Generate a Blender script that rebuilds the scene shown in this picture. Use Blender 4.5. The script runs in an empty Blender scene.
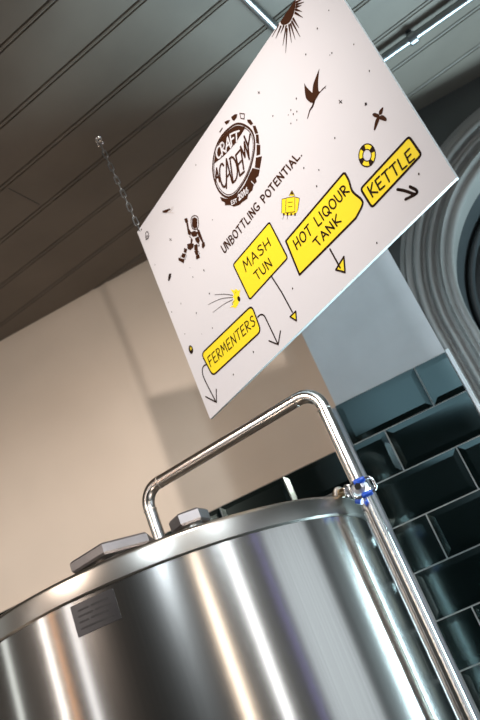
import bpy, bmesh, math, random
from mathutils import Vector, Matrix

random.seed(7)
PI = math.pi
H = 1.35                                   # eye height; heights below are given from the floor up
sc = bpy.context.scene
C = sc.collection

# ------------------------------------------------------------------ camera
cam = bpy.data.cameras.new('camera')
cam.sensor_fit = 'VERTICAL'; cam.sensor_height = 36.0; cam.sensor_width = 24.0
cam.lens = 38.6
cam.clip_start = 0.02
cam.dof.use_dof = True
cam.dof.focus_distance = 1.40
cam.dof.aperture_fstop = 5.0
camo = bpy.data.objects.new('camera', cam); C.objects.link(camo)
cr, cu, cf = Vector((0.87673, 0.32418, -0.35533)), Vector((0.45198, -0.30261, 0.83913)), Vector((-0.1645, 0.89629, 0.41183))
camo.matrix_world = Matrix(((cr.x, cu.x, -cf.x, 0), (cr.y, cu.y, -cf.y, 0), (cr.z, cu.z, -cf.z, H), (0, 0, 0, 1)))
sc.camera = camo

# ------------------------------------------------------------------ world, lights, exposure
w = bpy.data.worlds.new('world'); sc.world = w; w.use_nodes = True
w.node_tree.nodes['Background'].inputs[0].default_value = (0.55, 0.62, 0.7, 1)
w.node_tree.nodes['Background'].inputs[1].default_value = 0.10
sc.view_settings.view_transform = 'Standard'; sc.view_settings.look = 'None'
sc.view_settings.exposure = 0.0; sc.view_settings.gamma = 1.0
sc.view_settings.use_curve_mapping = False

def aim(o, target):
    d = Vector(target) - o.location
    o.rotation_euler = d.to_track_quat('-Z', 'Y').to_euler()

def spot(name, loc, target, watts, col, deg, blend, rad):
    l = bpy.data.lights.new(name, 'SPOT'); l.energy = watts; l.color = col
    l.spot_size = math.radians(deg); l.spot_blend = blend; l.shadow_soft_size = rad
    o = bpy.data.objects.new(name, l); C.objects.link(o); o.location = loc; aim(o, target); return o

def area(name, loc, target, watts, col, sx, sy):
    l = bpy.data.lights.new(name, 'AREA'); l.energy = watts; l.color = col
    l.shape = 'RECTANGLE'; l.size = sx; l.size_y = sy
    o = bpy.data.objects.new(name, l); C.objects.link(o); o.location = loc; aim(o, target); return o

WARM = (1.0, 0.90, 0.83); COOL = (0.80, 0.92, 1.0)
spot('spotlight_warm', (0.255, 0.317, 1.353 + H), (-0.95, 1.52, 0.55 + H), 98, WARM, 84, 1.0, 0.03)
# warm fill added for the alcove wall, behind the camera on the left
area('warm_fill_left', (-2.15, -1.5, 1.80 + H), (-0.6, 2.0, 0.75 + H), 56, (1.0, 0.83, 0.71), 0.5, 0.5)
spot('ceiling_fill_left', (-2.0, 0.7, -0.7 + H), (-0.65, 1.45, 1.418 + H), 26, (1.0, 0.80, 0.62), 62, 1.0, 0.12)  # fill added to warm and brighten the left of the boarded ceiling
# added cool fills, behind and right; then daylight from the arch window
area('cool_fill_rear', (1.10, -3.92, 2.4 + H), (0.1, 1.6, 0.5 + H), 140, COOL, 0.36, 1.3)
area('cool_fill_right_high', (2.95, -1.2, 2.0 + H), (0.0, 1.6, 0.9 + H), 45, COOL, 1.4, 1.0)
area('cool_fill_right', (2.95, 1.0, 0.3 + H), (0.0, 1.0, 0.3 + H), 8, COOL, 1.7, 1.6)
area('daylight_arch', (0.70, 2.20, -0.10 + H), (0.5, 0.0, 0.4 + H), 76, (0.64, 0.90, 1.0), 0.7, 1.0)
# tall light strips added along the room for the streaks reflected in the tank
area('strip_white_right', (2.95, -1.45, 0.45 + H), (-0.4, 1.2, 0.2 + H), 7, (0.95, 0.98, 1), 0.14, 1.7)
area('strip_violet_right', (2.95, -0.12, 0.45 + H), (-0.4, 1.2, 0.2 + H), 0.45, (0.40, 0.35, 1.0), 0.05, 1.7)
area('strip_warm_right', (2.85, -3.6, 0.6 + H), (-0.4, 1.2, 0.2 + H), 14, (1.0, 0.84, 0.68), 0.34, 2.0)
area('strip_white_left', (-2.92, -0.75, 0.5 + H), (-0.5, 1.3, 0.3 + H), 4, (1, 0.95, 0.9), 0.07, 1.7)
area('strip_copper_left', (-2.92, -1.22, 0.5 + H), (-0.5, 1.3, 0.3 + H), 1.2, (1, 0.5, 0.22), 0.06, 1.7)
area('strip_pale_left', (-2.92, -2.35, 0.5 + H), (-0.5, 1.3, 0.3 + H), 4, (0.95, 0.97, 1), 0.25, 1.7)
area('strip_green_left', (-2.92, 0.72, 0.5 + H), (-0.6, 1.2, 0.3 + H), 1.6, (0.9, 0.97, 0.95), 0.14, 1.7)

# ------------------------------------------------------------------ materials
def mat(name, col, rough=0.6, metal=0.0, spec=0.5, noise=0.0, nscale=8.0, bump=0.0, bscale=40.0, aniso=0.0, coat=0.0, detail=4.0, stretch=None):
    m = bpy.data.materials.new(name); m.use_nodes = True
    nt = m.node_tree; b = nt.nodes['Principled BSDF']
    b.inputs['Base Color'].default_value = (*col, 1); b.inputs['Roughness'].default_value = rough
    b.inputs['Metallic'].default_value = metal; b.inputs['Specular IOR Level'].default_value = spec
    b.inputs['Coat Weight'].default_value = coat; b.inputs['Coat Roughness'].default_value = 0.05
    if noise or bump:
        tc = nt.nodes.new('ShaderNodeTexCoord'); vec = tc.outputs['Object']
        if stretch:
            mp = nt.nodes.new('ShaderNodeMapping'); mp.inputs['Scale'].default_value = stretch
            nt.links.new(vec, mp.inputs['Vector']); vec = mp.outputs['Vector']
    if noise:
        n = nt.nodes.new('ShaderNodeTexNoise'); n.inputs['Scale'].default_value = nscale; n.inputs['Detail'].default_value = detail
        nt.links.new(vec, n.inputs['Vector'])
        r = nt.nodes.new('ShaderNodeValToRGB')
        r.color_ramp.elements[0].position = 0.3; r.color_ramp.elements[1].position = 0.7
        r.color_ramp.elements[0].color = (*[c * (1 - noise) for c in col], 1)
        r.color_ramp.elements[1].color = (*[min(1, c * (1 + noise)) for c in col], 1)
        nt.links.new(n.outputs['Fac'], r.inputs['Fac']); nt.links.new(r.outputs['Color'], b.inputs['Base Color'])
    if bump:
        n2 = nt.nodes.new('ShaderNodeTexNoise'); n2.inputs['Scale'].default_value = bscale; n2.inputs['Detail'].default_value = 5
        nt.links.new(vec, n2.inputs['Vector'])
        bp = nt.nodes.new('ShaderNodeBump'); bp.inputs['Strength'].default_value = bump; bp.inputs['Distance'].default_value = 0.004
        nt.links.new(n2.outputs['Fac'], bp.inputs['Height']); nt.links.new(bp.outputs['Normal'], b.inputs['Normal'])
    if aniso:
        t = nt.nodes.new('ShaderNodeTangent'); t.direction_type = 'RADIAL'; t.axis = 'Z'
        b.inputs['Anisotropic'].default_value = aniso; b.inputs['Anisotropic Rotation'].default_value = 0.25
        nt.links.new(t.outputs['Tangent'], b.inputs['Tangent'])
    return m

M = {}
M['plaster_beige'] = mat('plaster_beige', (0.60, 0.515, 0.43), 0.85, spec=0.2, noise=0.05, nscale=3, bump=0.15, bscale=18)
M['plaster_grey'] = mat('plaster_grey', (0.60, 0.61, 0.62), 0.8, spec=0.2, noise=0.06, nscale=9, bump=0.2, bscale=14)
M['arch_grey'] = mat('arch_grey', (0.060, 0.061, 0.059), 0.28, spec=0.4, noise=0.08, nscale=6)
M['arch_moulding'] = mat('arch_moulding', (0.20, 0.19, 0.18), 0.35, spec=0.5, noise=0.08, nscale=6)
M['arch_inner'] = mat('arch_inner', (0.028, 0.032, 0.034), 0.5, spec=0.4, noise=0.1, nscale=5)
M['ceiling_paint'] = mat('ceiling_paint', (0.150, 0.126, 0.104), 0.5, spec=0.4, noise=0.10, nscale=5, bump=0.1, bscale=12)
M['floor'] = mat('floor', (0.08, 0.07, 0.062), 0.5, noise=0.2, nscale=6)
M['room_wall'] = mat('room_wall', (0.13, 0.12, 0.11), 0.8, noise=0.05)
M['room_dark'] = mat('room_dark', (0.045, 0.036, 0.03), 0.8, noise=0.05)
M['tile'] = mat('tile', (0.0015, 0.004, 0.004), 0.12, spec=0.9, noise=0.25, nscale=7, bump=0.03, bscale=9)
M['tile'].node_tree.nodes['Principled BSDF'].inputs['Specular Tint'].default_value = (0.72, 0.98, 1.0, 1)
M['grout'] = mat('grout', (0.30, 0.32, 0.32), 0.85, noise=0.1, nscale=60)
M['trim_metal'] = mat('trim_metal', (0.30, 0.33, 0.37), 0.40, metal=0.15)
M['trim_white'] = mat('trim_white', (0.72, 0.75, 0.77), 0.4)
M['steel'] = mat('steel', (0.60, 0.575, 0.55), 0.19, metal=1, aniso=0.5, noise=0.05, nscale=5, stretch=(60, 60, 0.4))
M['steel_lid'] = mat('steel_lid', (0.37, 0.35, 0.325), 0.30, metal=1, noise=0.04, nscale=20)
M['steel_pipe'] = mat('steel_pipe', (0.78, 0.75, 0.72), 0.20, metal=1, bump=0.03, bscale=60)
M['steel_hex'] = mat('steel_hex', (0.29, 0.275, 0.28), 0.45, metal=1, noise=0.08, nscale=40)
M['valve_steel'] = mat('valve_steel', (0.72, 0.72, 0.74), 0.42, metal=0.85)
M['brass_steel'] = mat('brass_steel', (0.50, 0.38, 0.24), 0.22, metal=1)
M['chrome'] = mat('chrome', (0.80, 0.80, 0.81), 0.12, metal=1)
M['weld'] = mat('weld', (0.52, 0.48, 0.44), 0.35, metal=1, bump=0.5, bscale=300)
M['galvanised'] = mat('galvanised', (0.34, 0.36, 0.375), 0.34, metal=1, noise=0.08, nscale=40)
M['dark_metal'] = mat('dark_metal', (0.06, 0.065, 0.07), 0.4, metal=0.8)
M['rubber'] = mat('rubber', (0.02, 0.02, 0.02), 0.7)
M['blue_plastic'] = mat('blue_plastic', (0.012, 0.085, 0.55), 0.35, spec=0.5)
M['plate'] = mat('plate', (0.07, 0.07, 0.075), 0.35, metal=0.9, noise=0.1, nscale=30)
M['plate_ink'] = mat('plate_ink', (0.012, 0.012, 0.013), 0.6)
M['board_white'] = mat('board_white', (0.665, 0.655, 0.685), 0.5, spec=0.3)
M['board_edge'] = mat('board_edge', (0.78, 0.82, 0.83), 0.4)
M['ink_white'] = mat('ink_white', (0.665, 0.655, 0.685), 0.5, spec=0.3)
M['ink_brown'] = mat('ink_brown', (0.045, 0.015, 0.006), 0.6, spec=0.12)
M['ink_dark'] = mat('ink_dark', (0.020, 0.009, 0.006), 0.6, spec=0.12)
M['ink_yellow'] = mat('ink_yellow', (0.93, 0.72, 0.028), 0.5, spec=0.3)
M['ink_grey'] = mat('ink_grey', (0.55, 0.50, 0.47), 0.5, spec=0.3)

# ------------------------------------------------------------------ mesh helpers (world coordinates in, local out)
def smooth(bm):
    for f in bm.faces: f.smooth = True
    return bm

def obj(name, bm, m, parent=None, sm=False, angle=None):
    if sm or angle: smooth(bm)
    if parent is not None:
        org = parent['_org'] if '_org' in parent else (0, 0, 0)
        org = Vector(org)
    else:
        vs = [v.co for v in bm.verts]
        lo = Vector((min(v.x for v in vs), min(v.y for v in vs), min(v.z for v in vs)))
        hi = Vector((max(v.x for v in vs), max(v.y for v in vs), max(v.z for v in vs)))
        org = Vector(((lo.x + hi.x) / 2, (lo.y + hi.y) / 2, lo.z))
    for v in bm.verts: v.co -= org
    if angle:
        for e in bm.edges:
            if len(e.link_faces) == 2 and e.calc_face_angle(0) > math.radians(angle): e.smooth = False
    me = bpy.data.meshes.new(name); bm.to_mesh(me); bm.free()
    for mm in (m if isinstance(m, (list, tuple)) else [m]): me.materials.append(mm)
    o = bpy.data.objects.new(name, me); C.objects.link(o)
    ORG[o.name] = org
    if parent is not None:
        o.parent = parent
    else:
        o.location = org
    return o

ORG = {}
class P:                                    # parent handle: object + its world origin
    pass

def thing(name, label, cat, loc, group=None):
    o = bpy.data.objects.new(name, None); C.objects.link(o); o.location = loc
    o.empty_display_size = 0.1
    o['label'] = label; o['category'] = cat
    if group: o['group'] = group
    ORG[o.name] = Vector(loc)
    return o

def part(name, bm, m, parent, sm=False, angle=None, label=None):
    """mesh given in world coordinates, parented to a thing (or a part of one)"""
    if sm or angle: smooth(bm)
    org = ORG[parent.name]
    bm.normal_update()
    if angle:
        for e in bm.edges:
            if len(e.link_faces) == 2 and e.calc_face_angle(0) > math.radians(angle): e.smooth = False
    for v in bm.verts: v.co -= org
    me = bpy.data.meshes.new(name); bm.to_mesh(me); bm.free()
    for mm in (m if isinstance(m, (list, tuple)) else [m]): me.materials.append(mm)
    o = bpy.data.objects.new(name, me); C.objects.link(o); o.parent = parent
    ORG[o.name] = org
    if label: o['label'] = label
    return o

def struct(name, bm, m, sm=False, angle=None):
    o = obj(name, bm, m, None, sm, angle); o['kind'] = 'structure'; return o

def box(bm, x0, x1, y0, y1, z0, z1, bevel=0.0, mi=0):
    vs = [bm.verts.new(p) for p in ((x0,y0,z0),(x1,y0,z0),(x1,y1,z0),(x0,y1,z0),(x0,y0,z1),(x1,y0,z1),(x1,y1,z1),(x0,y1,z1))]
    fs = [bm.faces.new([vs[i] for i in q]) for q in ((3,2,1,0),(4,5,6,7),(0,1,5,4),(1,2,6,5),(2,3,7,6),(3,0,4,7))]
    for f in fs: f.material_index = mi
    if bevel:
        es = set(e for f in fs for e in f.edges)
        bmesh.ops.bevel(bm, geom=list(es), offset=bevel, segments=2, affect='EDGES', profile=0.5)
    return bm

def lathe(bm, prof, cx, cy, n=96, close=True):
    """prof: list of (r, z) from bottom to top"""
    rings = []
    for r, z in prof:
        if r < 1e-6: rings.append([bm.verts.new((cx, cy, z))])
        else: rings.append([bm.verts.new((cx + r * math.cos(2*PI*k/n), cy + r * math.sin(2*PI*k/n), z)) for k in range(n)])
    for a, b in zip(rings, rings[1:]):
        for k in range(n):
            k2 = (k + 1) % n
            if len(a) == 1 and len(b) == 1: continue
            if len(a) == 1: bm.faces.new((a[0], b[k2], b[k]))
            elif len(b) == 1: bm.faces.new((a[k], a[k2], b[0]))
            else: bm.faces.new((a[k], a[k2], b[k2], b[k]))
    return bm

def tube(bm, pts, rad, n=16, caps=True, closed=False):
    pts = [Vector(p) for p in pts]; N = len(pts)
    rad = rad if isinstance(rad, (list, tuple)) else [rad] * N
    def tan(i):
        if closed: return (pts[(i+1) % N] - pts[i-1]).normalized()
        return (pts[min(i+1, N-1)] - pts[max(i-1, 0)]).normalized()
    t0 = tan(0); up = Vector((0, 0, 1)) if abs(t0.z) < 0.9 else Vector((1, 0, 0))
    nrm = (up - t0 * up.dot(t0)).normalized(); rings = []
    for i in range(N):
        t = tan(i); nrm = (nrm - t * nrm.dot(t)).normalized(); b = t.cross(nrm)
        rings.append([bm.verts.new(pts[i] + (nrm * math.cos(2*PI*k/n) + b * math.sin(2*PI*k/n)) * rad[i]) for k in range(n)])
    for i in range(N if closed else N - 1):
        a, c = rings[i], rings[(i+1) % N]
        for k in range(n): bm.faces.new((a[k], a[(k+1) % n], c[(k+1) % n], c[k]))
    if caps and not closed:
        bm.faces.new(list(reversed(rings[0]))); bm.faces.new(rings[-1])
    return bm

def fillet_path(pts, r, seg=10):
    pts = [Vector(p) for p in pts]; out = [pts[0]]
    for a, b, c in zip(pts, pts[1:], pts[2:]):
        u1 = (a - b).normalized(); u2 = (c - b).normalized()
        ang = u1.angle(u2); tl = r / math.tan(ang / 2)
        p1 = b + u1 * tl; p2 = b + u2 * tl
        cen = b + (u1 + u2).normalized() * (r / math.sin(ang / 2))
        v1 = p1 - cen; v2 = p2 - cen; om = v1.angle(v2)
        for k in range(seg + 1):
            t = k / seg
            out.append(cen + (v1 * math.sin((1-t)*om) + v2 * math.sin(t*om)) / math.sin(om))
    out.append(pts[-1]); return out

def prism_axis(bm, cx, cy, z0, z1, R, n, rot, ch=0.0):
    """n-sided upright prism with chamfered rims"""
    prof = [(R - ch, z0), (R, z0 + ch), (R, z1 - ch), (R - ch, z1)] if ch else [(R, z0), (R, z1)]
    rings = [[bm.verts.new((cx + r*math.cos(rot+2*PI*k/n), cy + r*math.sin(rot+2*PI*k/n), z)) for k in range(n)] for r, z in prof]
    for a, b in zip(rings, rings[1:]):
        for k in range(n): bm.faces.new((a[k], a[(k+1) % n], b[(k+1) % n], b[k]))
    bm.faces.new(list(reversed(rings[0]))); bm.faces.new(rings[-1])
    return bm

NEW = bmesh.new

# ------------------------------------------------------------------ the setting
YP, YB, ZC = 1.70, 2.06, 1.418 + H           # pier face, alcove wall, boarded ceiling
XL, XR, YR, YE, ZT = -3.0, 3.05, -4.0, 0.40, 3.35 + H
ZTILE = 0.5665 + H                            # top of the tiled dado

b = NEW(); box(b, XL, XR, YR, YB + 0.4, -0.1, 0); struct('floor', b, M['floor'])

# boarded ceiling: wide boards with a bead between two grooves, running slightly askew to the wall
PITCH, BTH = 0.1445, math.radians(-11.7)
bd = Vector((math.cos(BTH), math.sin(BTH), 0)); bn = Vector((-math.sin(BTH), math.cos(BTH), 0))
prof = []
for k in range(-11, 20):
    s = 1.0045 + k * PITCH
    prof += [(s - 0.0095, 0), (s - 0.0062, 0.006), (s - 0.0035, 0.0005), (s, -0.0008), (s + 0.0030, 0.0005), (s + 0.0052, 0.0048), (s + 0.0075, 0)]
b = NEW(); low, cols = [], []
for t in (-4.5, 4.5): cols.append([b.verts.new(bd * t + bn * s + Vector((0, 0, ZC + dz))) for s, dz in prof])
for i in range(len(prof) - 1): b.faces.new((cols[0][i], cols[0][i+1], cols[1][i+1], cols[1][i]))
for co, no in (((XL,0,0),(1,0,0)), ((XR,0,0),(-1,0,0)), ((0,YE,0),(0,1,0)), ((0,YB+0.38,0),(0,-1,0))):
    bmesh.ops.bisect_plane(b, geom=b.verts[:]+b.edges[:]+b.faces[:], plane_co=co, plane_no=no, clear_inner=True)
bmesh.ops.recalc_face_normals(b, faces=b.faces[:])
ext = bmesh.ops.extrude_face_region(b, geom=b.faces[:])
for v in ext['geom']:
    if isinstance(v, bmesh.types.BMVert): v.co.z = ZC + 0.05
struct('ceiling', b, M['ceiling_paint'])
# butt joint where two boards meet end to end
b = NEW()
p0 = Vector((-0.659, 1.463, ZC)); 
def boardq(bm, c, l0, l1, s0, s1, z0, z1):
    vs = [bm.verts.new(c + bd*l + bn*s + Vector((0,0,z))) for z in (z0, z1) for l, s in ((l0,s0),(l1,s0),(l1,s1),(l0,s1))]
    for q in ((3,2,1,0),(4,5,6,7),(0,1,5,4),(1,2,6,5),(2,3,7,6),(3,0,4,7)): bm.faces.new([vs[i] for i in q])
boardq(b, p0, -0.0012, 0.0012, 0.008, 0.122, -0.0006, 0.004)
struct('trim_1', b, M['dark_metal'])

# bulkhead and the taller room behind the photographer
b = NEW(); box(b, XL, XR, YE - 0.12, YE, ZC - 0.005, ZT); struct('wall_bulkhead', b, M['room_wall'])
b = NEW(); box(b, XL, XR, YR, YE, ZT, ZT + 0.1); struct('ceiling_high', b, M['room_wall'])
b = NEW(); box(b, XL - 0.1, XL, YR, YB + 0.4, 0, ZT); struct('wall_left', b, M['room_wall'])
b = NEW(); box(b, XR, XR + 0.1, YR, YB + 0.4, 0, ZT); struct('wall_right', b, M['room_wall'])
b = NEW(); box(b, XL, XR, YR - 0.1, YR, 0, ZT); struct('wall_rear', b, M['room_dark'])

# alcove wall: beige to the left of the pier, grey with the arch to the right
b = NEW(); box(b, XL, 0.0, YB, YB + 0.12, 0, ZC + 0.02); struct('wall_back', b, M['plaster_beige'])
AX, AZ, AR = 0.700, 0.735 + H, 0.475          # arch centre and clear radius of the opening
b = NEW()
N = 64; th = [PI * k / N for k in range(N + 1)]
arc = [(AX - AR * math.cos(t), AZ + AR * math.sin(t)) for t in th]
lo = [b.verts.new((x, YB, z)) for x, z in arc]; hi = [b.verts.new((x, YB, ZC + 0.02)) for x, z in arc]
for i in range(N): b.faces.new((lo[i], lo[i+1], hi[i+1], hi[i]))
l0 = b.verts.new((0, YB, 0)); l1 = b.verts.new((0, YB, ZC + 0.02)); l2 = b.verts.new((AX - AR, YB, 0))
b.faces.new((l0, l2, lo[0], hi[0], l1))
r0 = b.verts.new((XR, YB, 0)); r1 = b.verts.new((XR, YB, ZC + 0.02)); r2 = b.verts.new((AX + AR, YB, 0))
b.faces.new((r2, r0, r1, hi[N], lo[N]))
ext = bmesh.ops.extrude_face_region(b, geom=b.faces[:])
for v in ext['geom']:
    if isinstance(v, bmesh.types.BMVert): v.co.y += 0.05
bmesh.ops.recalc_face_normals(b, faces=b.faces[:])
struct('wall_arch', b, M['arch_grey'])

def arch_sweep(bm, prof, x=AX, zc=AZ, z0=0.0, n=72):
    """prof: closed loop of (radius, y); swept over the half circle and down both jambs"""
    secs = [lambda r, y: (x - r, y, z0)]
    stations = [('j', -1)] + [('a', PI * k / n) for k in range(n + 1)] + [('j', 1)]
    rings = []
    for kind, t in stations:
        if kind == 'j': rings.append([bm.verts.new((x + t * r, y, z0)) for r, y in prof])
        else: rings.append([bm.verts.new((x - r * math.cos(t), y, zc + r * math.sin(t))) for r, y in prof])
    m = len(prof)
    for a, c in zip(rings, rings[1:]):
        for k in range(m): bm.faces.new((a[k], a[(k+1) % m], c[(k+1) % m], c[k]))
    bm.faces.new(rings[0]); bm.faces.new(list(reversed(rings[-1])))
    bmesh.ops.recalc_face_normals(bm, faces=bm.faces[:])
    return bm

def roll(rc, yc, rad, a0=180, a1=360, n=8):
    return [(rc + rad * math.cos(math.radians(a0 + (a1-a0)*k/n)), yc + rad * math.sin(math.radians(a0 + (a1-a0)*k/n))) for k in range(n+1)]

# moulded architrave: outer band, two beads, broad inner ovolo, stepping in to the reveal
pr = [(0.440, YB + 0.10), (0.440, YB - 0.004)]
pr += roll(0.455, YB - 0.004, 0.015, 180, 300)
pr += [(0.476, YB - 0.030), (0.482, YB - 0.018), (0.492, YB - 0.014)]
pr += roll(0.506, YB - 0.026, 0.0075)
pr += [(0.518, YB - 0.016), (0.526, YB - 0.020)]
pr += roll(0.541, YB - 0.034, 0.010)
pr += [(0.553, YB - 0.022), (0.560, YB - 0.026), (0.572, YB - 0.026), (0.578, YB - 0.014), (0.590, YB - 0.012), (0.590, YB + 0.01)]
b = NEW(); arch_sweep(b, pr); struct('trim_2', b, M['arch_moulding'], angle=35)
# inner rings of the recess
pr = [(0.437, YB + 0.23), (0.437, YB + 0.060)] 
pr = [(0.415, YB + 0.30), (0.392, YB + 0.16)] + roll(0.404, YB + 0.155, 0.010) + [(0.418, YB + 0.17), (0.428, YB + 0.105)] + [(0.440, YB + 0.085), (0.450, YB + 0.085), (0.450, YB + 0.30)]
b = NEW(); arch_sweep(b, pr); struct('trim_3', b, M['arch_inner'], angle=35)
pr = [(0.30, YB + 0.34), (0.30, YB + 0.245)] + roll(0.315, YB + 0.245, 0.012) + [(0.335, YB + 0.26), (0.345, YB + 0.23), (0.42, YB + 0.23), (0.42, YB + 0.34)]
b = NEW(); arch_sweep(b, pr); struct('trim_4', b, M['arch_inner'], angle=35)
b = NEW(); box(b, AX - 0.6, AX + 0.6, YB + 0.31, YB + 0.36, 0, ZC + 0.02); struct('wall_recess', b, M['arch_inner'])

# pier: grey plaster above, bevelled dark tiles below
PX0, PX1 = -0.147, 0.127
b = NEW(); box(b, PX0, PX1, YP + 0.010, YB, 0, ZC + 0.005); struct('wall_pier', b, M['plaster_grey'])
b = NEW(); box(b, PX0, PX1, YP + 0.0005, YP + 0.010, ZTILE - 0.0, ZC + 0.004); 
struct('wall_pier_plaster', b, M['plaster_grey'])

def tiles(x0, x1, y, ztop, rows, phase_a, phase_b, yback):
    """one running-bond field: grout bed plus bevelled 100 x 200 tiles"""
    bm = NEW(); G, TH, TL, BV, D = 0.0016, 0.1015, 0.200, 0.013, 0.0016
    for r in range(rows):
        z1 = ztop - r * TH; z0 = z1 - TH
        if z0 < 0.0: break
        ph = phase_a if r % 2 == 0 else phase_b
        k = math.floor((x0 - ph) / TL)
        while ph + k * TL < x1:
            a, c = ph + k * TL, ph + (k + 1) * TL; k += 1
            ca, cc = max(a, x0), min(c, x1)
            if cc - ca < 0.006: continue
            ba = BV if a >= x0 - 1e-6 else 0.0; bc = BV if c <= x1 + 1e-6 else 0.0
            ca += G; cc -= G; w0, w1 = z0 + G, z1 - G
            o = [bm.verts.new(q) for q in ((ca, y, w0), (cc, y, w0), (cc, y, w1), (ca, y, w1))]
            i = [bm.verts.new(q) for q in ((ca+ba, y-D, w0+BV), (cc-bc, y-D, w0+BV), (cc-bc, y-D, w1-BV), (ca+ba, y-D, w1-BV))]
            bk = [bm.verts.new(q) for q in ((ca, yback, w0), (cc, yback, w0), (cc, yback, w1), (ca, yback, w1))]
            bm.faces.new(i)
            for q in range(4):
                q2 = (q + 1) % 4
                bm.faces.new((o[q], o[q2], i[q2], i[q])); bm.faces.new((bk[q], bk[q2], o[q2], o[q]))
    n0 = len(bm.faces)
    box(bm, x0, x1, y + 0.0012, yback + 0.0005, max(0.0, ztop - rows * TH), ztop - 0.0005, mi=1)
    bmesh.ops.recalc_face_normals(bm, faces=bm.faces[:])
    return bm
struct('wall_pier_tiles', tiles(PX0 - 0.004, PX1, YP, ZTILE, 18, 0.050, -0.072, YP + 0.0095), [M['tile'], M['grout']])
struct('wall_back_tiles', tiles(XL + 0.01, PX0 - 0.001, YB - 0.011, ZTILE, 18, -0.394, -0.492, YB), [M['tile'], M['grout']])

b = NEW(); box(b, PX0 - 0.024, PX0 - 0.0045, YP - 0.006, YP + 0.03, 0.0, ZTILE - 0.004, bevel=0.0015); struct('trim_5', b, M['trim_metal'])
b = NEW(); box(b, PX1 + 0.0005, PX1 + 0.0095, YP - 0.006, YP + 0.03, 0.0, ZTILE + 0.003, bevel=0.0015); struct('trim_6', b, M['trim_white'])
b = NEW(); box(b, XL + 0.01, PX0 - 0.001, YB - 0.013, YB, ZTILE - 0.0005, ZTILE + 0.005, bevel=0.001); struct('trim_7', b, M['plaster_beige'])

# ------------------------------------------------------------------ steel tank
TX, TY, TR = -0.567, 1.468, 0.399
tank = thing('brewing_tank', 'big brushed stainless steel brewing tank with domed lid below the hanging sign', 'tank', (TX, TY, 0))
zb, zr0, zr1 = -0.72 + H, 0.2625 + H, 0.3005 + H
b = NEW(); lathe(b, [(0.0, zb - 0.05), (0.20, zb - 0.035), (TR - 0.03, zb - 0.004), (TR, zb + 0.03), (TR, zr0 + 0.012), (TR - 0.02, zr0 + 0.014)], TX, TY, 160)
part('body', b, M['steel'], tank, angle=40)
RR = 0.4035
b = NEW()
pr = [(TR - 0.015, zr0 + 0.003), (TR + 0.001, zr0 + 0.0005), (RR - 0.003, zr0), (RR, zr0 + 0.003), (RR, zr1 - 0.008)]
pr += [(RR - 0.008 + 0.008 * math.cos(a), zr1 - 0.008 + 0.008 * math.sin(a)) for a in (0.4, 0.8, 1.2, 1.5)]
pr += [(0.36, zr1 + 0.006), (0.30, zr1 + 0.017), (0.22, zr1 + 0.028), (0.12, zr1 + 0.036), (0.0, zr1 + 0.038)]
lathe(b, pr, TX, TY, 160); lid = part('lid', b, M['steel_lid'], tank, angle=40)
def lidz(x, y):
    r = math.hypot(x - TX, y - TY)
    t = [(0.0, .038), (.12, .036), (.22, .028), (.30, .017), (.36, .006)]
    for (a, za), (c, zc) in zip(t, t[1:]):
        if a <= r <= c: return zr1 + za + (zc - za) * (r - a) / (c - a)
    return zr1
def hexcap(az, dist, zbot, R, h, rot):
    x, y = math.sin(math.radians(az)) * dist, math.cos(math.radians(az)) * dist
    bm = NEW(); prism_axis(bm, x, y, zbot, zbot + h, R, 6, rot, 0.0035)
    o = part('hex_cap', bm, M['steel_hex'], tank)
    bm = NEW(); lathe(bm, [(R * 0.62, lidz(x, y) - 0.006), (R * 0.62, zbot + 0.002)], x, y, 40)
    part('neck', bm, M['steel_lid'], o, angle=40)
    bm = NEW(); lathe(bm, [(0, zbot + h - .001), (R * 0.5, zbot + h - .001), (R * 0.5, zbot + h + .0015), (R * .46, zbot + h + .002), (0, zbot + h + .002)], x, y, 32)
    part('boss', bm, M['steel_hex'], o, angle=40)
    # small dark maker's stamp on the left flat
    return o, x, y
h1, hx, hy = hexcap(-24.55, 1.300, 0.3185 + H, 0.077, 0.0195, math.radians(-77))
h2, hx2, hy2 = hexcap(-18.6, 1.315, 0.3340 + H, 0.0355, 0.0225, math.radians(-98))
for k in range(3):
    a = math.radians(90 + 120 * k); x, y = TX + 0.30 * math.cos(a), TY + 0.30 * math.sin(a)
    b = NEW(); tube(b, [(x, y, 0.02), (x, y, zb + 0.02)], 0.028, 20); lg = part('leg', b, M['steel_lid'], tank, angle=40)
    b = NEW(); lathe(b, [(0, 0), (0.045, 0), (0.045, 0.012), (0.03, 0.022), (0, 0.022)], x, y, 24); part('foot', b, M['rubber'], lg, angle=40)
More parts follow.
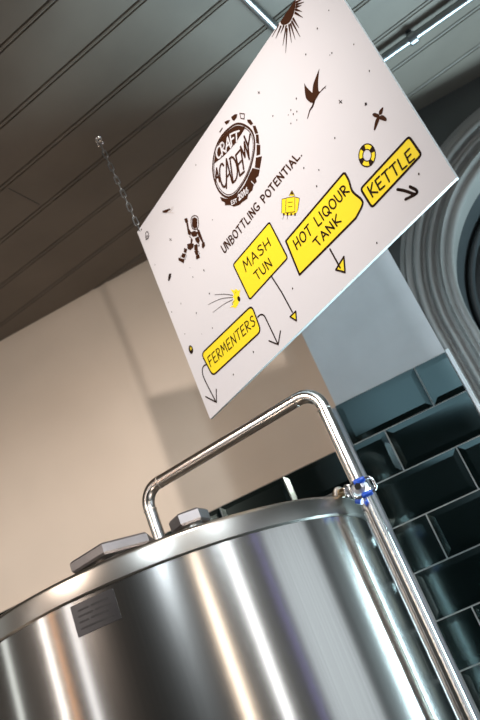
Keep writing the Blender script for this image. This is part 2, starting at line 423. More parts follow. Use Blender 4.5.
# spec plate curved on the body, with a few printed lines
def curved_patch(bm, a0, a1, z0, z1, r, th, n=14):
    vs = []
    for k in range(n + 1):
        a = math.radians(a0 + (a1 - a0) * k / n)
        s, c = math.sin(a), math.cos(a)
        vs.append([bm.verts.new((TX + rr * s, TY - rr * c, z)) for rr, z in ((r, z0), (r + th, z0), (r + th, z1), (r, z1))])
    for p, q in zip(vs, vs[1:]):
        for i in range(4): bm.faces.new((p[i], q[i], q[(i+1) % 4], p[(i+1) % 4]))
    bm.faces.new(vs[0]); bm.faces.new(list(reversed(vs[-1])))
    bmesh.ops.recalc_face_normals(bm, faces=bm.faces[:])
    return bm
b = NEW(); curved_patch(b, -2.2, 8.3, 0.210 + H, 0.2565 + H, TR - 0.0005, 0.0012)
plate = part('spec_plate', b, M['plate'], tank, label='dark spec plate with small printed lines')
b = NEW()
for z, a0, a1 in ((0.246, -0.6, 2.0), (0.246, 2.6, 6.8), (0.2375, -0.9, 2.8), (0.2375, 3.3, 7.2), (0.229, -1.0, 1.4), (0.229, 1.9, 6.0), (0.2195, -1.0, 7.0)):
    curved_patch(b, a0, a1, z - 0.0013 + H, z + 0.0013 + H, TR + 0.0006, 0.0004, 6)
part('printed_lines', b, M['plate_ink'], plate)

# ------------------------------------------------------------------ spray pipe: up from the lid, across and down past the rim
PXr, PYr, PZ, PR = -0.142, 1.377, 0.507 + H, 0.0133
pipe = thing('steel_pipe', 'polished stainless steel pipe rising from the tank lid and bending down past the rim', 'pipe', (PXr, PYr, 0))
pts = fillet_path([(TX, TY, zr1 + 0.0382), (TX, TY, PZ), (PXr, PYr, PZ), (PXr, PYr, 0.0)], 0.038, 12)
b = NEW(); tube(b, pts, PR, 28); part('tube', b, M['steel_pipe'], pipe, angle=50)
def ring(name, c, ax, R, w, m, parent, n=28):
    c = Vector(c); ax = Vector(ax).normalized(); bm = NEW()
    tube(bm, [c - ax*w/2, c - ax*w*0.3, c + ax*w*0.3, c + ax*w/2], [R - 0.0012, R, R, R - 0.0012], n)
    return part(name, bm, m, parent, angle=50)
dirx = (Vector((PXr, PYr, PZ)) - Vector((TX, TY, PZ))).normalized()
pl = Vector((TX, TY, PZ)); pr_ = Vector((PXr, PYr, PZ))
for c, ax in ((pl + dirx * 0.044, dirx), (pl - Vector((0, 0, 0.044)), (0, 0, 1)), (pr_ - dirx * 0.044, dirx), (pr_ - Vector((0, 0, 0.044)), (0, 0, 1))):
    ring('weld_seam', c, ax, PR + 0.0007, 0.0035, M['weld'], pipe)
ring('lid_collar', (TX, TY, zr1 + 0.0445), (0, 0, 1), 0.022, 0.012, M['steel_pipe'], pipe)

# ------------------------------------------------------------------ valve between the rim and the pipe
valve = thing('ball_valve', 'small chrome valve with blue plastic grips clamped on the pipe at the tank rim', 'valve', (PXr, PYr - 0.02, 0.27 + H))
VC = Vector((PXr + 0.002, PYr - 0.026, 0.2945 + H))
s0 = Vector((-0.188, 1.378, 0.3085 + H))
s1 = Vector((-0.160, 1.358, 0.3005 + H)); ax = (s1 - s0).normalized()
b = NEW(); tube(b, [s0, s0 + ax*0.02, s1], 0.0078, 20); spout = part('outlet_tube', b, M['brass_steel'], valve, angle=50)
ring('flange', s0 + ax * 0.010, ax, 0.0125, 0.006, M['weld'], spout)
ring('flange', s0 + ax * 0.034, ax, 0.0115, 0.005, M['chrome'], spout)
# body: hex nut facing out with a bolt
b = NEW(); tube(b, [VC + Vector((0, 0.014, 0)), VC + Vector((0, 0.008, 0)), VC + Vector((0, -0.010, 0)), VC + Vector((0, -0.013, 0))], [0.0150, 0.0155, 0.0125, 0.0075], 10)
part('valve_body', b, M['valve_steel'], valve)
b = NEW(); tube(b, [VC + Vector((0, -0.010, 0)), VC + Vector((0, -0.020, 0))], 0.0065, 6); part('stem_nut', b, M['chrome'], valve)
b = NEW(); tube(b, [(PXr, PYr, 0.285 + H), (PXr, PYr, 0.287 + H), (PXr, PYr, 0.307 + H), (PXr, PYr, 0.309 + H)], [0.0155, 0.017, 0.017, 0.0155], 28); part('clamp_collar', b, M['chrome'], valve, angle=40)
# oval wire handle with blue sleeved top and bottom bars
hc = VC + Vector((0.005, -0.012, -0.004))
lp = fillet_path([hc + Vector((0, 0, 0.0135)), hc + Vector((0.023, 0, 0.0135)), hc + Vector((0.023, 0, -0.0130)), hc + Vector((-0.020, 0, -0.0130)), hc + Vector((-0.020, 0, 0.0135)), hc + Vector((0, 0, 0.0135))], 0.009, 6)
b = NEW(); tube(b, lp[:-1], 0.0027, 10, closed=True); hd = part('handle', b, M['chrome'], valve, angle=60)
for zz, x0, x1 in ((0.0135, -0.010, 0.011), (-0.0130, -0.006, 0.014)):
    b = NEW(); tube(b, [hc + Vector((x0, 0, zz)), hc + Vector((x0 + 0.002, 0, zz)), hc + Vector((x1 - 0.002, 0, zz)), hc + Vector((x1, 0, zz))], [0.0035, 0.0051, 0.0051, 0.0035], 14)
    part('grip', b, M['blue_plastic'], hd, angle=50, label='blue plastic grip')
b = NEW(); tube(b, [hc + Vector((-0.020, 0.010, -0.014)), hc + Vector((-0.011, 0.006, -0.020))], 0.005, 12)
part('end_cap', b, M['blue_plastic'], hd, angle=50, label='dark blue plastic end')
# wing screw on the left
b = NEW()
wc = VC + Vector((-0.021, 0.002, 0.004))
tube(b, [wc + Vector((0.006*math.cos(a), -0.003, 0.010*math.sin(a))) for a in [2*PI*k/16 for k in range(16)]], 0.0022, 8, closed=True)
tube(b, [wc + Vector((0.008, 0, 0)), VC], 0.0035, 8)
part('wing_screw', b, M['chrome'], valve, angle=60)

# ------------------------------------------------------------------ hanging sign
SA = math.radians(-35.2)
sd = Vector((math.cos(SA), math.sin(SA), 0)); sn = Vector((math.sin(SA), -math.cos(SA), 0))   # along, outward
STL = Vector((-0.380, 1.479, 1.102 + H)); SW, SH = 0.731, 0.513
def sp(u, v, d=0.0): return STL + sd * u - Vector((0, 0, v)) + sn * d
sign = thing('hanging_sign', 'white hanging sign board with yellow direction labels and brown drawings', 'sign', sp(SW / 2, SH, -0.004))
b = NEW()
fr = [sp(0,0), sp(SW,0), sp(SW,SH), sp(0,SH)]; bk = [p - sn * 0.006 for p in fr]
f4 = [b.verts.new(p) for p in fr]; k4 = [b.verts.new(p) for p in bk]
b.faces.new(f4); b.faces.new(list(reversed(k4)))
for i in range(4):
    fc = b.faces.new((f4[i], k4[i], k4[(i+1) % 4], f4[(i+1) % 4])); fc.material_index = 1
bmesh.ops.recalc_face_normals(b, faces=b.faces[:])
panel = part('panel', b, [M['board_white'], M['board_edge']], sign)

# the artwork was drawn from a tracing: a plane-to-plane map turns tracing points into millimetres on the board
HM = ((0.004549195, -0.001773344, -0.2127494), (0.003846159, 0.002613531, -1.134049), (0.002467923, -4.247322e-05, 1.0))
def uv(x, y):
    q = [r[0] * x + r[1] * y + r[2] for r in HM]
    return (q[0] / q[2], q[1] / q[2])
def frame(x0, y0, s):
    """tracing sheet with its own origin and magnification"""
    return lambda pts: [uv(x0 + a / s, y0 + c / s) for a, c in pts]
LAY = 0.00025
def clipuv(p): return (min(max(p[0], 0.0005), SW - 0.0005), min(max(p[1], 0.0005), SH - 0.0005))
def fill(bm, pts, layer):
    pts = [clipuv(p) for p in pts]
    A = sum(p[0]*q[1] - q[0]*p[1] for p, q in zip(pts, pts[1:] + pts[:1]))
    if A > 0: pts = pts[::-1]
    bm.faces.new([bm.verts.new(sp(u, v, LAY * layer)) for u, v in pts])
def stroke(bm, pts, wd, layer, closed=False):
    """marker line: quads with round joints; wd a number or (start, end) widths"""
    P_ = [Vector((p[0], p[1])) for p in map(clipuv, pts)]
    if closed: P_.append(P_[0])
    n = len(P_); ws = [wd] * n if not isinstance(wd, tuple) else [wd[0] + (wd[1] - wd[0]) * i / max(1, n - 1) for i in range(n)]
    for i in range(n - 1):
        a, c = P_[i], P_[i+1]; d = c - a
        if d.length < 1e-7: continue
        d.normalize(); pr = Vector((-d.y, d.x))
        q = [a + pr*ws[i]/2, a - pr*ws[i]/2, c - pr*ws[i+1]/2, c + pr*ws[i+1]/2]
        fill(bm, [tuple(x) for x in q], layer + 0.02 * (i % 3))
    for i in range(n):
        if ws[i] > 0.0012:
            fill(bm, [(P_[i].x + ws[i]/2*math.cos(2*PI*k/8), P_[i].y + ws[i]/2*math.sin(2*PI*k/8)) for k in range(8)], layer + 0.08)
def ell(c, rx, ry, rot=0.0, n=32, a0=0.0, a1=2*PI):
    return [(c[0] + rx*math.cos(t)*math.cos(rot) - ry*math.sin(t)*math.sin(rot), c[1] + rx*math.cos(t)*math.sin(rot) + ry*math.sin(t)*math.cos(rot)) for t in [a0 + (a1-a0)*k/n for k in range(n + (0 if abs(a1-a0-2*PI) < 1e-6 else 1))]]
def smoothpts(pts, n=6, closed=False):
    out = []; N = len(pts)
    for i in range(N if closed else N - 1):
        g = lambda k: pts[k % N] if closed else pts[min(max(k, 0), N - 1)]
        p0, p1, p2, p3 = g(i-1), g(i), g(i+1), g(i+2)
        for k in range(n):
            t = k / n
            out.append(tuple(0.5*((2*p1[j]) + (-p0[j]+p2[j])*t + (2*p0[j]-5*p1[j]+4*p2[j]-p3[j])*t*t + (-p0[j]+3*p1[j]-3*p2[j]+p3[j])*t**3) for j in (0, 1)))
    if not closed: out.append(pts[-1])
    return out

# single-line marker capitals in a unit box (x right, y up): (advance, strokes)
def arcp(cx, cy, rx, ry, a0, a1, n=9): return [(cx + rx*math.cos(math.radians(a0+(a1-a0)*k/n)), cy + ry*math.sin(math.radians(a0+(a1-a0)*k/n))) for k in range(n+1)]
FONT = {
 'A': (.66, [[(0,0),(.34,1),(.62,0)], [(.12,.36),(.52,.38)]]),
 'B': (.58, [[(.05,0),(.05,1)], [(.02,1)]+arcp(.2,.76,.26,.24,80,-90)+arcp(.2,.27,.32,.27,90,-90)+[(.02,0)]]),
 'C': (.60, [arcp(.36,.5,.36,.5,50,310,12)]),
 'D': (.60, [[(.05,0),(.05,1)], [(.0,1)]+arcp(.1,.5,.46,.5,80,-80,12)+[(.0,0)]]),
 'E': (.54, [[(.5,1),(.05,.97),(.05,.02),(.52,0)], [(.05,.5),(.42,.53)]]),
 'F': (.52, [[(.5,1),(.05,.97),(.05,0)], [(.05,.5),(.42,.53)]]),
 'G': (.64, [arcp(.36,.5,.36,.5,50,290,12)+[(.6,.1),(.6,.42),(.36,.42)]]),
 'H': (.62, [[(.05,0),(.05,1)], [(.56,0),(.56,1)], [(.05,.48),(.56,.52)]]),
 'I': (.20, [[(.1,0),(.1,1)]]),
 'K': (.58, [[(.05,0),(.05,1)], [(.54,1),(.07,.45),(.56,0)]]),
 'L': (.50, [[(.05,1),(.05,.02),(.48,0)]]),
 'M': (.74, [[(.02,0),(.1,1),(.36,.35),(.62,1),(.7,0)]]),
 'N': (.62, [[(.04,0),(.05,1),(.54,.02),(.56,1)]]),
 'O': (.68, [arcp(.34,.5,.32,.48,100,460,16)]),
 'P': (.54, [[(.05,0),(.05,1)], [(.02,1)]+arcp(.2,.74,.28,.26,80,-90)+[(.05,.47)]]),
 'Q': (.70, [arcp(.34,.5,.32,.48,100,460,16), [(.42,.28),(.68,-.06)]]),
 'R': (.58, [[(.05,0),(.05,1)], [(.02,1)]+arcp(.2,.75,.28,.25,80,-90)+[(.07,.5),(.55,0)]]),
 'S': (.54, [[(.48,.88),(.34,1),(.14,.95),(.06,.78),(.16,.6),(.38,.46),(.5,.28),(.42,.07),(.22,0),(.04,.12)]]),
 'T': (.58, [[(0,.97),(.58,1)], [(.3,.98),(.28,0)]]),
 'U': (.60, [[(.04,1),(.05,.3),(.14,.06),(.3,0),(.46,.08),(.54,.3),(.56,1)]]),
 'Y': (.58, [[(0,1),(.28,.5)], [(.56,1),(.28,.5),(.26,0)]]),
 '2': (.54, [[(.05,.8),(.18,.98),(.38,.96),(.46,.74),(.3,.4),(.03,.02),(.52,.02)]]),
 '0': (.56, [arcp(.27,.5,.25,.5,90,450,14)]),
 '1': (.30, [[(.04,.78),(.18,1),(.18,0)]]),
 '6': (.54, [[(.42,.96),(.2,.75),(.06,.36)]+arcp(.27,.27,.22,.27,170,-190,12)]),
 '.': (.20, [[(.08,0),(.1,.03)]]), ' ': (.42, []),
}
GAP = 0.17
def text(bm, s, quad, wd, layer, jit=0.02, gap=GAP):
    """s written into the four-cornered box bl, br, tr, tl (board coordinates)"""
    rnd = random.Random(s)
    tot = sum(FONT[c][0] for c in s) + gap * (len(s) - 1); x = 0
    bl, br, tr, tl = [Vector(q) for q in quad]
    for c in s:
        adv, ss = FONT[c]; dy = rnd.uniform(-jit, jit); sk = rnd.uniform(-jit, jit)
        for st in ss:
            pts = []
            for px, py in st:
                a = (x + px + sk * py) / tot; h = py + dy
                lo_ = bl.lerp(br, a); hi_ = tl.lerp(tr, a)
                pts.append(tuple(lo_.lerp(hi_, h)))
            stroke(bm, pts, wd, layer)
        x += adv + gap

def rounded(pts, r=0.25):
    """soften the corners of a board-coordinate polygon"""
    out = []; N = len(pts)
    for i in range(N):
        a, c, d = Vector(pts[i-1]), Vector(pts[i]), Vector(pts[(i+1) % N])
        rr = min(r, (a-c).length*0.4, (d-c).length*0.4)
        p1 = c + (a-c).normalized()*rr; p2 = c + (d-c).normalized()*rr
        for k in range(5):
            t = k/4; out.append(tuple(p1*(1-t)**2 + c*2*t*(1-t) + p2*t*t))
    return out

def label_(bm_name, outline, words, wd, lab, wtxt):
    b = NEW(); fill(b, outline, 1); o = part('direction_label', b, M['ink_yellow'], sign, label=lab)
    b = NEW(); stroke(b, outline, wd, 2, closed=True); part('outline', b, M['ink_dark'], o)
    b = NEW()
    for s, q in words: text(b, s, q, wtxt, 3)
    part('lettering', b, M['ink_dark'], o)
    return o

f48 = frame(190, 280, 4.8); f6 = frame(225, 210, 6.0); f53 = frame(280, 160, 5.333); f43 = frame(350, 90, 4.364); fT = frame(215, 140, 4.8)
label_('f', rounded(f48([(55,355),(297,122),(342,245),(110,460)]), 0.012), [('FERMENTERS', f48([(100,418),(317,213),(303,168),(84,373)]))], 0.0036, 'yellow label lettered FERMENTERS', 0.0025)
label_('m', rounded(f6([(50,328),(267,73),(377,287),(150,537)]), 0.005), [('MASH', f6([(127,370),(278,210),(259,164),(104,312)])), ('TUN', f6([(196,422),(288,332),(262,286),(170,380)]))], 0.0034, 'yellow label lettered MASH TUN', 0.0027)
hot = f53([(32,432),(338,72)]) + smoothpts(f53([(348,72),(368,110),(388,168),(436,212),(438,245),(405,310)]), 5) + f53([(105,612)])
label_('h', hot, [('HOT LIQOUR', f53([(92,480),(372,168),(343,128),(70,432)])), ('TANK', f53([(204,464),(328,326),(302,288),(176,434)]))], 0.0042, 'yellow label lettered HOT LIQOUR TANK', 0.0030)
label_('k', rounded(f43([(47,432),(258,203),(313,282),(97,513)]), 0.006), [('KETTLE', f43([(98,468),(283,300),(262,255),(75,426)]))], 0.0042, 'yellow label lettered KETTLE', 0.0032)

# tagline
b = NEW(); text(b, 'UNBOTTLING POTENTIAL.', fT([(46,545),(420,72),(396,50),(28,512)]), 0.0032, 2, 0.05); part('tagline_lettering', b, M['ink_brown'], sign)

def arrow(lines, wd, tri=None):
    b = NEW()
    for ln in lines: stroke(b, ln, wd, 2)
    if tri: stroke(b, tri, wd, 3, closed=True)
    o = part('arrow', b, M['ink_dark'], sign)
    if tri:
        b = NEW(); fill(b, tri, 1.5); part('arrow_head', b, M['ink_yellow'], o, label='yellow filled arrow head')
arrow([smoothpts(f48([(78,406),(64,416),(60,440),(72,480),(126,586)])), f48([(76,560),(128,587),(127,525)])], 0.0030)
arrow([smoothpts(f48([(326,178),(338,167),(352,168),(366,188),(424,310)])), f48([(380,292),(424,310),(435,245)])], 0.0030)
arrow([f6([(282,402),(340,492),(405,612)])], 0.0030, f6([(426,607),(392,640),(430,664)]))
arrow([f53([(267,475),(322,575)])], 0.0034, f53([(342,515),(299,585),(348,599)]))
arrow([smoothpts(f43([(208,434),(240,440),(284,456)])), smoothpts(f43([(262,422),(288,436),(290,452),(243,477)]), 5)], 0.0050)

# bottle cap emblem
f_l = frame(200, 100, 6.0)
cap = thing  # keeps the name short below
b = NEW()
outer = f_l(smoothpts([(78,390),(92,300),(125,225),(175,170),(225,142),(275,155),(312,190),(328,250),(322,330),(295,430),(250,515),(205,570),(160,582),(115,545),(85,470)], 5, True))
ctr = (sum(p[0] for p in outer)/len(outer), sum(p[1] for p in outer)/len(outer))
sc_ = lambda pts, k: [(ctr[0] + (p[0]-ctr[0])*k, ctr[1] + (p[1]-ctr[1])*k) for p in pts]
stroke(b, outer, 0.0042, 2, closed=True)
stroke(b, sc_(outer, 0.935), 0.0016, 2, closed=True)
# dark upper band, bounded below by the sloping line
fill(b, f_l(smoothpts([(84,384),(96,310),(122,240),(168,185),(220,156),(268,160)], 5) + [(272,168), (215,258), (150,330)]), 2)
# dark crescent at the lower right with a ragged rim
fill(b, f_l(smoothpts([(120,580),(165,592),(212,572),(262,518),(300,440),(316,408)], 4) + [(360,418),(352,455),(336,468),(342,490),(322,512),(316,540),(290,568),(285,592),(255,612),(240,628),(205,640),(182,630),(150,632),(150,615),(132,606)]), 2)
for tooth in ([(116,192),(134,165),(138,168),(122,196)], [(147,132),(165,122),(182,120),(172,138),(158,148)], [(188,102),(210,85),(226,86),(221,105),(205,126),(192,116)],
              [(284,118),(304,117),(320,142),(306,152),(286,132)], [(316,155),(334,154),(350,198),(332,204)], [(336,208),(352,207),(357,264),(338,258)],
              [(341,268),(363,269),(362,326),(340,334)], [(336,346),(373,337),(360,412),(330,405)]):
    fill(b, f_l(tooth), 2)
stroke(b, f_l([(240,80),(268,84),(266,114),(246,110)]), 0.0020, 2, closed=True)
emb = part('bottle_cap_emblem', b, M['ink_brown'], sign, label='round brown bottle cap emblem')
b = NEW()
for ch, q in (('A', [(94,500),(120,488),(108,405),(93,416)]), ('C', [(130,528),(160,518),(141,375),(112,395)]), ('A', [(160,528),(196,490),(172,338),(146,372)]),
              ('D', [(196,497),(240,470),(210,320),(178,352)]), ('E', [(238,460),(268,428),(242,300),(212,330)]), ('M', [(262,416),(299,350),(272,246),(240,285)]), ('Y', [(286,352),(306,335),(303,205),(266,218)])):
    text(b, ch, f_l(q), 0.0045, 2.5, 0)
part('emblem_lettering', b, M['ink_brown'], emb)
b = NEW()
for ch, q in (('C', [(104,358),(130,336),(122,270),(98,292)]), ('R', [(134,332),(160,310),(145,246),(121,266)]), ('A', [(156,312),(188,284),(180,215),(152,236)]),
              ('F', [(190,276),(208,258),(208,194),(178,208)]), ('T', [(208,262),(236,236),(236,186),(200,196)])):
    text(b, ch, f_l(q), 0.0040, 3, 0)
part('band_lettering', b, M['ink_white'], emb, label='white lettering on the dark upper band of the emblem')
b = NEW()
text(b, 'EST', f_l([(191,630),(224,611),(219,592),(187,606)]), 0.0020, 3, 0)
text(b, '2016', f_l([(236,602),(293,552),(284,523),(228,574)]), 0.0034, 3, 0)
stroke(b, f_l([(310,488),(328,508)]), 0.0018, 3)
part('date_lettering', b, M['ink_white'], emb, label='white lettering on the dark lower band of the emblem')

# astronaut
fa = frame(135, 195, 5.333)
b = NEW()
stroke(b, smoothpts(fa([(300,150),(302,122),(318,110),(336,120),(340,160),(330,182),(308,178)]), 4, True), 0.0022, 2, closed=True)
for pl_ in ([(306,128),(318,120),(332,128),(332,172),(318,178),(306,165)], [(265,128),(278,124),(284,142),(280,152),(270,146)], [(276,155),(284,152),(288,180),(300,200),(296,215),(284,208),(280,180)],
            [(300,200),(318,192),(334,200),(330,218),(312,222),(304,215)], [(334,182),(344,190),(366,250),(362,256),(350,236),(336,208)], [(358,260),(370,252),(374,270),(364,284),(358,276)],
            [(300,228),(308,240),(304,258),(314,262),(310,280),(296,292),(282,286),(280,264),(298,258)], [(322,232),(340,222),(346,245),(338,258),(326,246)], [(316,270),(332,262),(336,292),(328,298),(318,290)],
            [(318,300),(336,296),(338,316),(326,320)], [(326,326),(342,318),(346,334),(328,342)], [(264,284),(278,290),(274,308),(262,304)], [(254,312),(272,316),(264,336),(250,330)], [(233,336),(248,340),(264,344),(260,362),(246,354),(234,348)]):
    fill(b, fa(pl_), 2); stroke(b, fa(pl_), 0.0013, 2.2, closed=True)
stroke(b, fa([(330,270),(344,272),(340,250)]), 0.0018, 2); stroke(b, fa([(290,222),(300,228)]), 0.0016, 2); stroke(b, fa([(340,300),(346,316)]), 0.0014, 2)
stroke(b, fa([(252,318),(240,338)]), 0.0012, 2); stroke(b, fa([(268,346),(276,320)]), 0.0012, 2)
part('astronaut_drawing', b, M['ink_brown'], sign)

# swallow, sun and flower in the upper right
fb = frame(270, 0, 4.8)
b = NEW()
fill(b, fb(smoothpts([(165,398),(178,420),(204,446)], 4)[:-1] + smoothpts([(204,446),(210,400),(238,328)], 5)[:-1] + smoothpts([(238,328),(232,390),(236,440),(262,414)], 4)[:-1] + [(256,426),(238,448),(214,488),(206,494),(194,492)] + smoothpts([(194,492),(172,466),(165,398)], 5)[1:-1]), 2)
stroke(b, smoothpts(fb([(212,486),(205,510),(192,530),(181,568)])), (0.0050, 0.0018), 2); stroke(b, fb([(250,432),(270,412)]), (0.0024, 0.0010), 2); stroke(b, fb([(262,420),(268,424)]), 0.0012, 2)
part('swallow_drawing', b, M['ink_brown'], sign)
b = NEW()
sun = fb(smoothpts([(62,120),(48,98),(50,62),(74,15),(100,-20),(120,-20),(124,10),(116,60),(95,106)], 5, True))
fill(b, sun, 2)
for a, c in (((40,120),(10,178)), ((52,128),(28,185)), ((66,126),(52,160)), ((78,126),(62,220)), ((82,140),(76,255)), ((92,120),(104,205)), ((100,116),(122,190)), ((106,104),(146,178)), ((112,90),(140,135)),
             ((122,62),(158,84)), ((124,46),(154,56)), ((126,34),(152,26)), ((128,22),(164,10)), ((128,10),(156,-4))):
    stroke(b, fb([a, c]), (0.0046, 0.0008), 2)
part('sun_drawing', b, M['ink_brown'], sign)
b = NEW()
for pl_ in ([(142,76),(146,80),(140,104),(128,108),(128,92)], [(98,108),(108,100),(128,108),(126,122),(108,118)], [(128,116),(144,110),(160,124),(158,136),(140,132),(128,126)], [(118,122),(130,124),(122,148),(110,175),(105,170),(110,140)]):
    fill(b, smoothpts(f43(pl_), 4, True), 2)
part('flower_drawing', b, M['ink_brown'], sign)

# life ring
b = NEW(); lc = uv(350 + 75/4.364, 90 + 285/4.364); Ro, Ri = 0.0172, 0.0088
rot0 = 0.35
ring_pts = lambda a0, a1: [(lc[0]+Ro*math.cos(rot0+a0+(a1-a0)*k/8), lc[1]+1.15*Ro*math.sin(rot0+a0+(a1-a0)*k/8)) for k in range(9)] + [(lc[0]+Ri*math.cos(rot0+a1+(a0-a1)*k/8), lc[1]+1.2*Ri*math.sin(rot0+a1+(a0-a1)*k/8)) for k in range(9)]
for k in range(4): fill(b, ring_pts(k*PI/2, k*PI/2 + 0.95), 1.5)
lr = part('life_ring_drawing', b, M['ink_yellow'], sign, label='yellow and black life ring drawing')
b = NEW()
for k in range(4): fill(b, ring_pts(k*PI/2 + 0.95, (k+1)*PI/2), 1.6)
stroke(b, ell(lc, Ro, 1.15*Ro), 0.0022, 2, closed=True); stroke(b, ell(lc, Ri, 1.2*Ri), 0.0018, 2, closed=True)
part('black_bands', b, M['ink_dark'], lr)

# little rocket
b = NEW()
for pl_ in ([(342,278),(384,272),(384,345),(340,350)], [(322,284),(340,280),(338,350),(320,350)], [(386,274),(406,280),(398,338),(386,342)], [(356,268),(370,242),(384,268)], [(322,350),(398,340),(385,358),(345,362)]):
    fill(b, fT(pl_), 1.5)
rk = part('rocket_drawing', b, M['ink_yellow'], sign, label='small yellow rocket drawing')
b = NEW()
for ln in ([(342,278),(384,272),(384,345),(340,350),(342,278)], [(322,284),(340,280)], [(320,350),(322,284)], [(386,274),(406,280),(398,338)], [(356,268),(370,242),(384,268)], [(350,300),(374,298)], [(352,320),(372,320)]):
    stroke(b, fT(ln), 0.0012, 2)
fill(b, fT([(362,262),(370,246),(378,262)]), 2)
for x in (326, 344, 362, 380): fill(b, fT([(x,352),(x+10,350),(x+8,362),(x+2,364)]), 2)
for x in (330, 350): stroke(b, fT([(x,364),(x-4,382)]), 0.0008, 2)
part('rocket_ink', b, M['ink_brown'], rk)

# comet
b = NEW()
fill(b, f48([(243,44),(232,52),(222,42),(212,50),(195,44),(206,60),(212,72),(205,80),(214,92),(203,108),(210,118),(192,132),(208,130),(216,136),(224,130),(231,118),(236,106),(240,84),(238,66)]), 1.5)
cm = part('comet_drawing', b, M['ink_yellow'], sign, label='yellow comet drawing')
b = NEW(); fill(b, ell(uv(190+235/4.8, 280+90/4.8), 0.0042, 0.0058), 2)
for ln, wd in (([(205,73),(165,68),(118,71)], 0.0016), ([(205,84),(150,90),(88,118)], 0.0014), ([(205,95),(160,118),(110,156)], 0.0014), ([(214,100),(204,112),(206,120)], 0.0014), ([(222,56),(216,66)], 0.0012)):
    stroke(b, smoothpts(f48(ln)), (wd, wd*0.5), 2)
part('comet_ink', b, M['ink_dark'], cm)

# coin at the left edge
b = NEW(); cc = uv(191, 349.5); fill(b, ell(cc, 0.0075, 0.0100), 1.5); cn = part('coin_drawing', b, M['ink_dark'], sign, label='dark coin with a yellow face')
b = NEW(); fill(b, ell((cc[0]+0.001, cc[1]-0.002), 0.0028, 0.0042), 2); part('coin_face', b, M['ink_yellow'], cn)
b = NEW(); stroke(b, [(cc[0]+0.001, cc[1]-0.005), (cc[0]+0.001, cc[1]+0.002)], 0.0016, 2.6); part('coin_mark', b, M['ink_dark'], cn)

# small ring, shooting star, small rocket, stars and specks
b = NEW(); stroke(b, ell(uv(147.3, 235.2), 0.0066, 0.0086, 0.2), 0.0022, 2, closed=True); stroke(b, ell(uv(147.0, 237.6), 0.0056, 0.004, 0.2), 0.0018, 2, closed=True); part('ring_drawing', b, M['ink_dark'], sign)
b = NEW(); fill(b, fa([(146,86),(160,80),(185,72),(192,78),(178,86),(170,95),(150,95)]), 2); part('shooting_star_drawing', b, M['ink_brown'], sign)
b = NEW()
for ln in ([(188,90),(206,70)], [(176,92),(212,96)], [(192,72),(205,62)]): stroke(b, fa(ln), (0.0014, 0.0006), 2)
part('shooting_star_tail', b, M['ink_grey'], sign)
b = NEW(); fill(b, fa([(182,420),(194,418),(192,440),(184,458),(177,458),(178,438)]), 2); part('probe_drawing', b, M['ink_dark'], sign)
b = NEW()
for x, y in ((308,102),(410,105)): pass
def cross(x, y, s, wd):
    stroke(b, [uv(x-s, y-s), uv(x+s, y+s)], wd, 2); stroke(b, [uv(x+s*.8, y-s), uv(x-s*.8, y+s)], wd, 2)
cross(340.7, 101.8, 1.5, 0.0014); cross(170.6, 239.6, 1.1, 0.0012); cross(259, 92.5, 1.0, 0.0012); cross(366, 104, 0.9, 0.0013)
for x, y, r in ((317.5,28.5,.9),(332,53,.8),(306,54.5,.9),(329,10.5,.7),(354,44.5,.7),(369.5,71,.8),(366.5,103.8,.9),(296.5,98.5,.9),(273,116,.8),(291,110,.8),(293.5,114,.9),(297,111.5,.9),(288.5,115,.6),(297,120,.7),(291,123.5,.8),
                (335,138,.8),(319,170,.8),(304,168,.9),(316.8,186.2,1.0),(365.5,105,.8),(366,103,.5),(419,174,1.0),(377,243,.9),(196,165,.8),(212.5,219.8,.7),(204,270,1.0),(193,277,.9),(209.5,293.5,1.0),(155,264.8,.7),(190,267.5,.5),
                (204.5,271,.6),(209.7,294,.6),(196.5,313,.9),(181,303.5,.7),(212.5,328,.8),(233.5,374.5,1.0),(253.5,352,1.1),(292.7,288.5,1.0),(168.5,302.5,.7),(202,334,.5),(241,77,.6),(330,55,.5),(185,334,.7),(172,312,.8)):
    fill(b, ell(uv(x, y), r * 0.0016, r * 0.0022, 0.5, 8), 2)
part('star_specks', b, M['ink_dark'], sign)['kind'] = 'stuff'
# screw hole dot by the corner
b = NEW(); fill(b, ell(uv(141.5, 229.5), 0.0022, 0.0022, 0, 12), 2); part('eyelet', b, M['chrome'], sign)

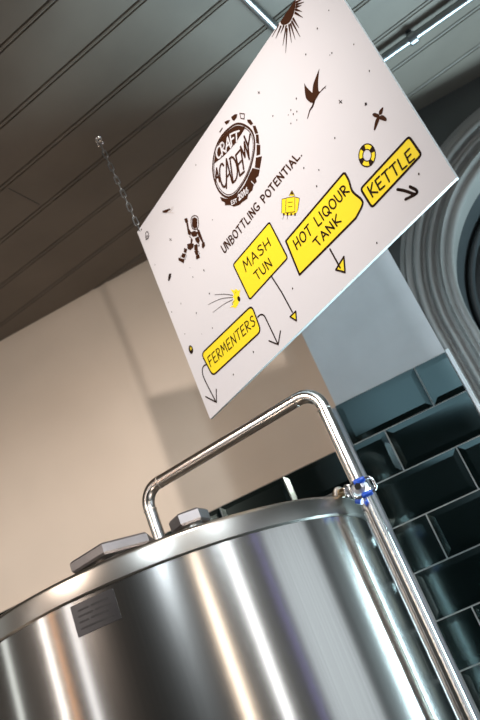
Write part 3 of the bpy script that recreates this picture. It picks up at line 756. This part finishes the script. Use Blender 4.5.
# ------------------------------------------------------------------ chain and ceiling hook
HK = Vector((-0.387, 1.483, ZC))
hook = thing('ceiling_hook', 'small steel eye screwed into the ceiling boards holding the chain', 'hook', HK)
b = NEW(); lathe(b, [(0, ZC - 0.004), (0.009, ZC - 0.004), (0.011, ZC - 0.001), (0.011, ZC + 0.0005), (0, ZC + 0.0005)], HK.x, HK.y, 24); part('rose', b, M['chrome'], hook, angle=40)
b = NEW(); tube(b, [(HK.x + 0.0085*math.cos(a), HK.y, ZC - 0.0135 + 0.0085*math.sin(a)) for a in [2*PI*k/24 for k in range(24)]], 0.0022, 10, closed=True); part('eye', b, M['chrome'], hook, angle=60)
c0 = Vector((HK.x, HK.y, ZC - 0.021)); c1 = sp(0.008, 0.006, -0.003)
chain = thing('chain', 'thin steel link chain running from the ceiling eye to the sign corner', 'chain', c1)
NL = 13; L = (c1 - c0).length; axd = (c1 - c0).normalized()
e1 = axd.orthogonal().normalized(); e2 = axd.cross(e1); ll = L / NL
for k in range(NL):
    ce = c0 + axd * ll * (k + 0.5); s = (e1 if k % 2 else e2)
    ang = math.radians(32); s = (s * math.cos(ang) + axd.cross(s) * math.sin(ang))
    hl, hw = ll / 2 + 0.0018, 0.0048; pts = []
    for q in range(20):
        a = 2*PI*q/20
        pts.append(ce + axd * (math.copysign(hl - hw, math.sin(a)) + hw * math.sin(a)) + s * hw * math.cos(a))
    b = NEW(); tube(b, pts, 0.0016, 8, closed=True); part('link', b, M['galvanised'], chain, angle=60)

# ------------------------------------------------------------------ conduit on the ceiling
cz = ZC - 0.026
con = thing('ceiling_conduit', 'shiny metal conduit bending along the grey ceiling boards behind the sign', 'conduit', (0.225, 1.77, ZC))
pA = Vector((0.102, 1.345, cz)); pB = Vector((0.133, 1.451, cz)); pC = Vector((0.357, 1.732, cz - 0.002)); pD = Vector((0.610, 1.691, cz - 0.002))
da = (pB - pA).normalized(); dc = (pD - pC).normalized()
den = da.x * dc.y - da.y * dc.x; tt = ((pC.x - pA.x) * dc.y - (pC.y - pA.y) * dc.x) / den
cornerp = pA + da * tt
pts = fillet_path([pA - da * 0.9, cornerp, pC + dc * 1.6], 0.06, 10)
b = NEW(); tube(b, pts, 0.0115, 24); part('tube', b, M['galvanised'], con, angle=50)
def saddle(c, d):
    c = Vector(c); bm = NEW(); tube(bm, [c - d*0.011, c - d*0.009, c + d*0.009, c + d*0.011], [0.0145, 0.0175, 0.0175, 0.0145], 20)
    o = part('clip', bm, M['galvanised'], con, angle=40)
    bm = NEW(); tube(bm, [(c.x, c.y, c.z + 0.008), (c.x, c.y, ZC + 0.0003)], 0.008, 14); part('clip_post', bm, M['dark_metal'], o, angle=40)
saddle(pC + dc * 0.092, dc); saddle(pA - da * 0.3, da); saddle(pC + dc * 0.9, dc)
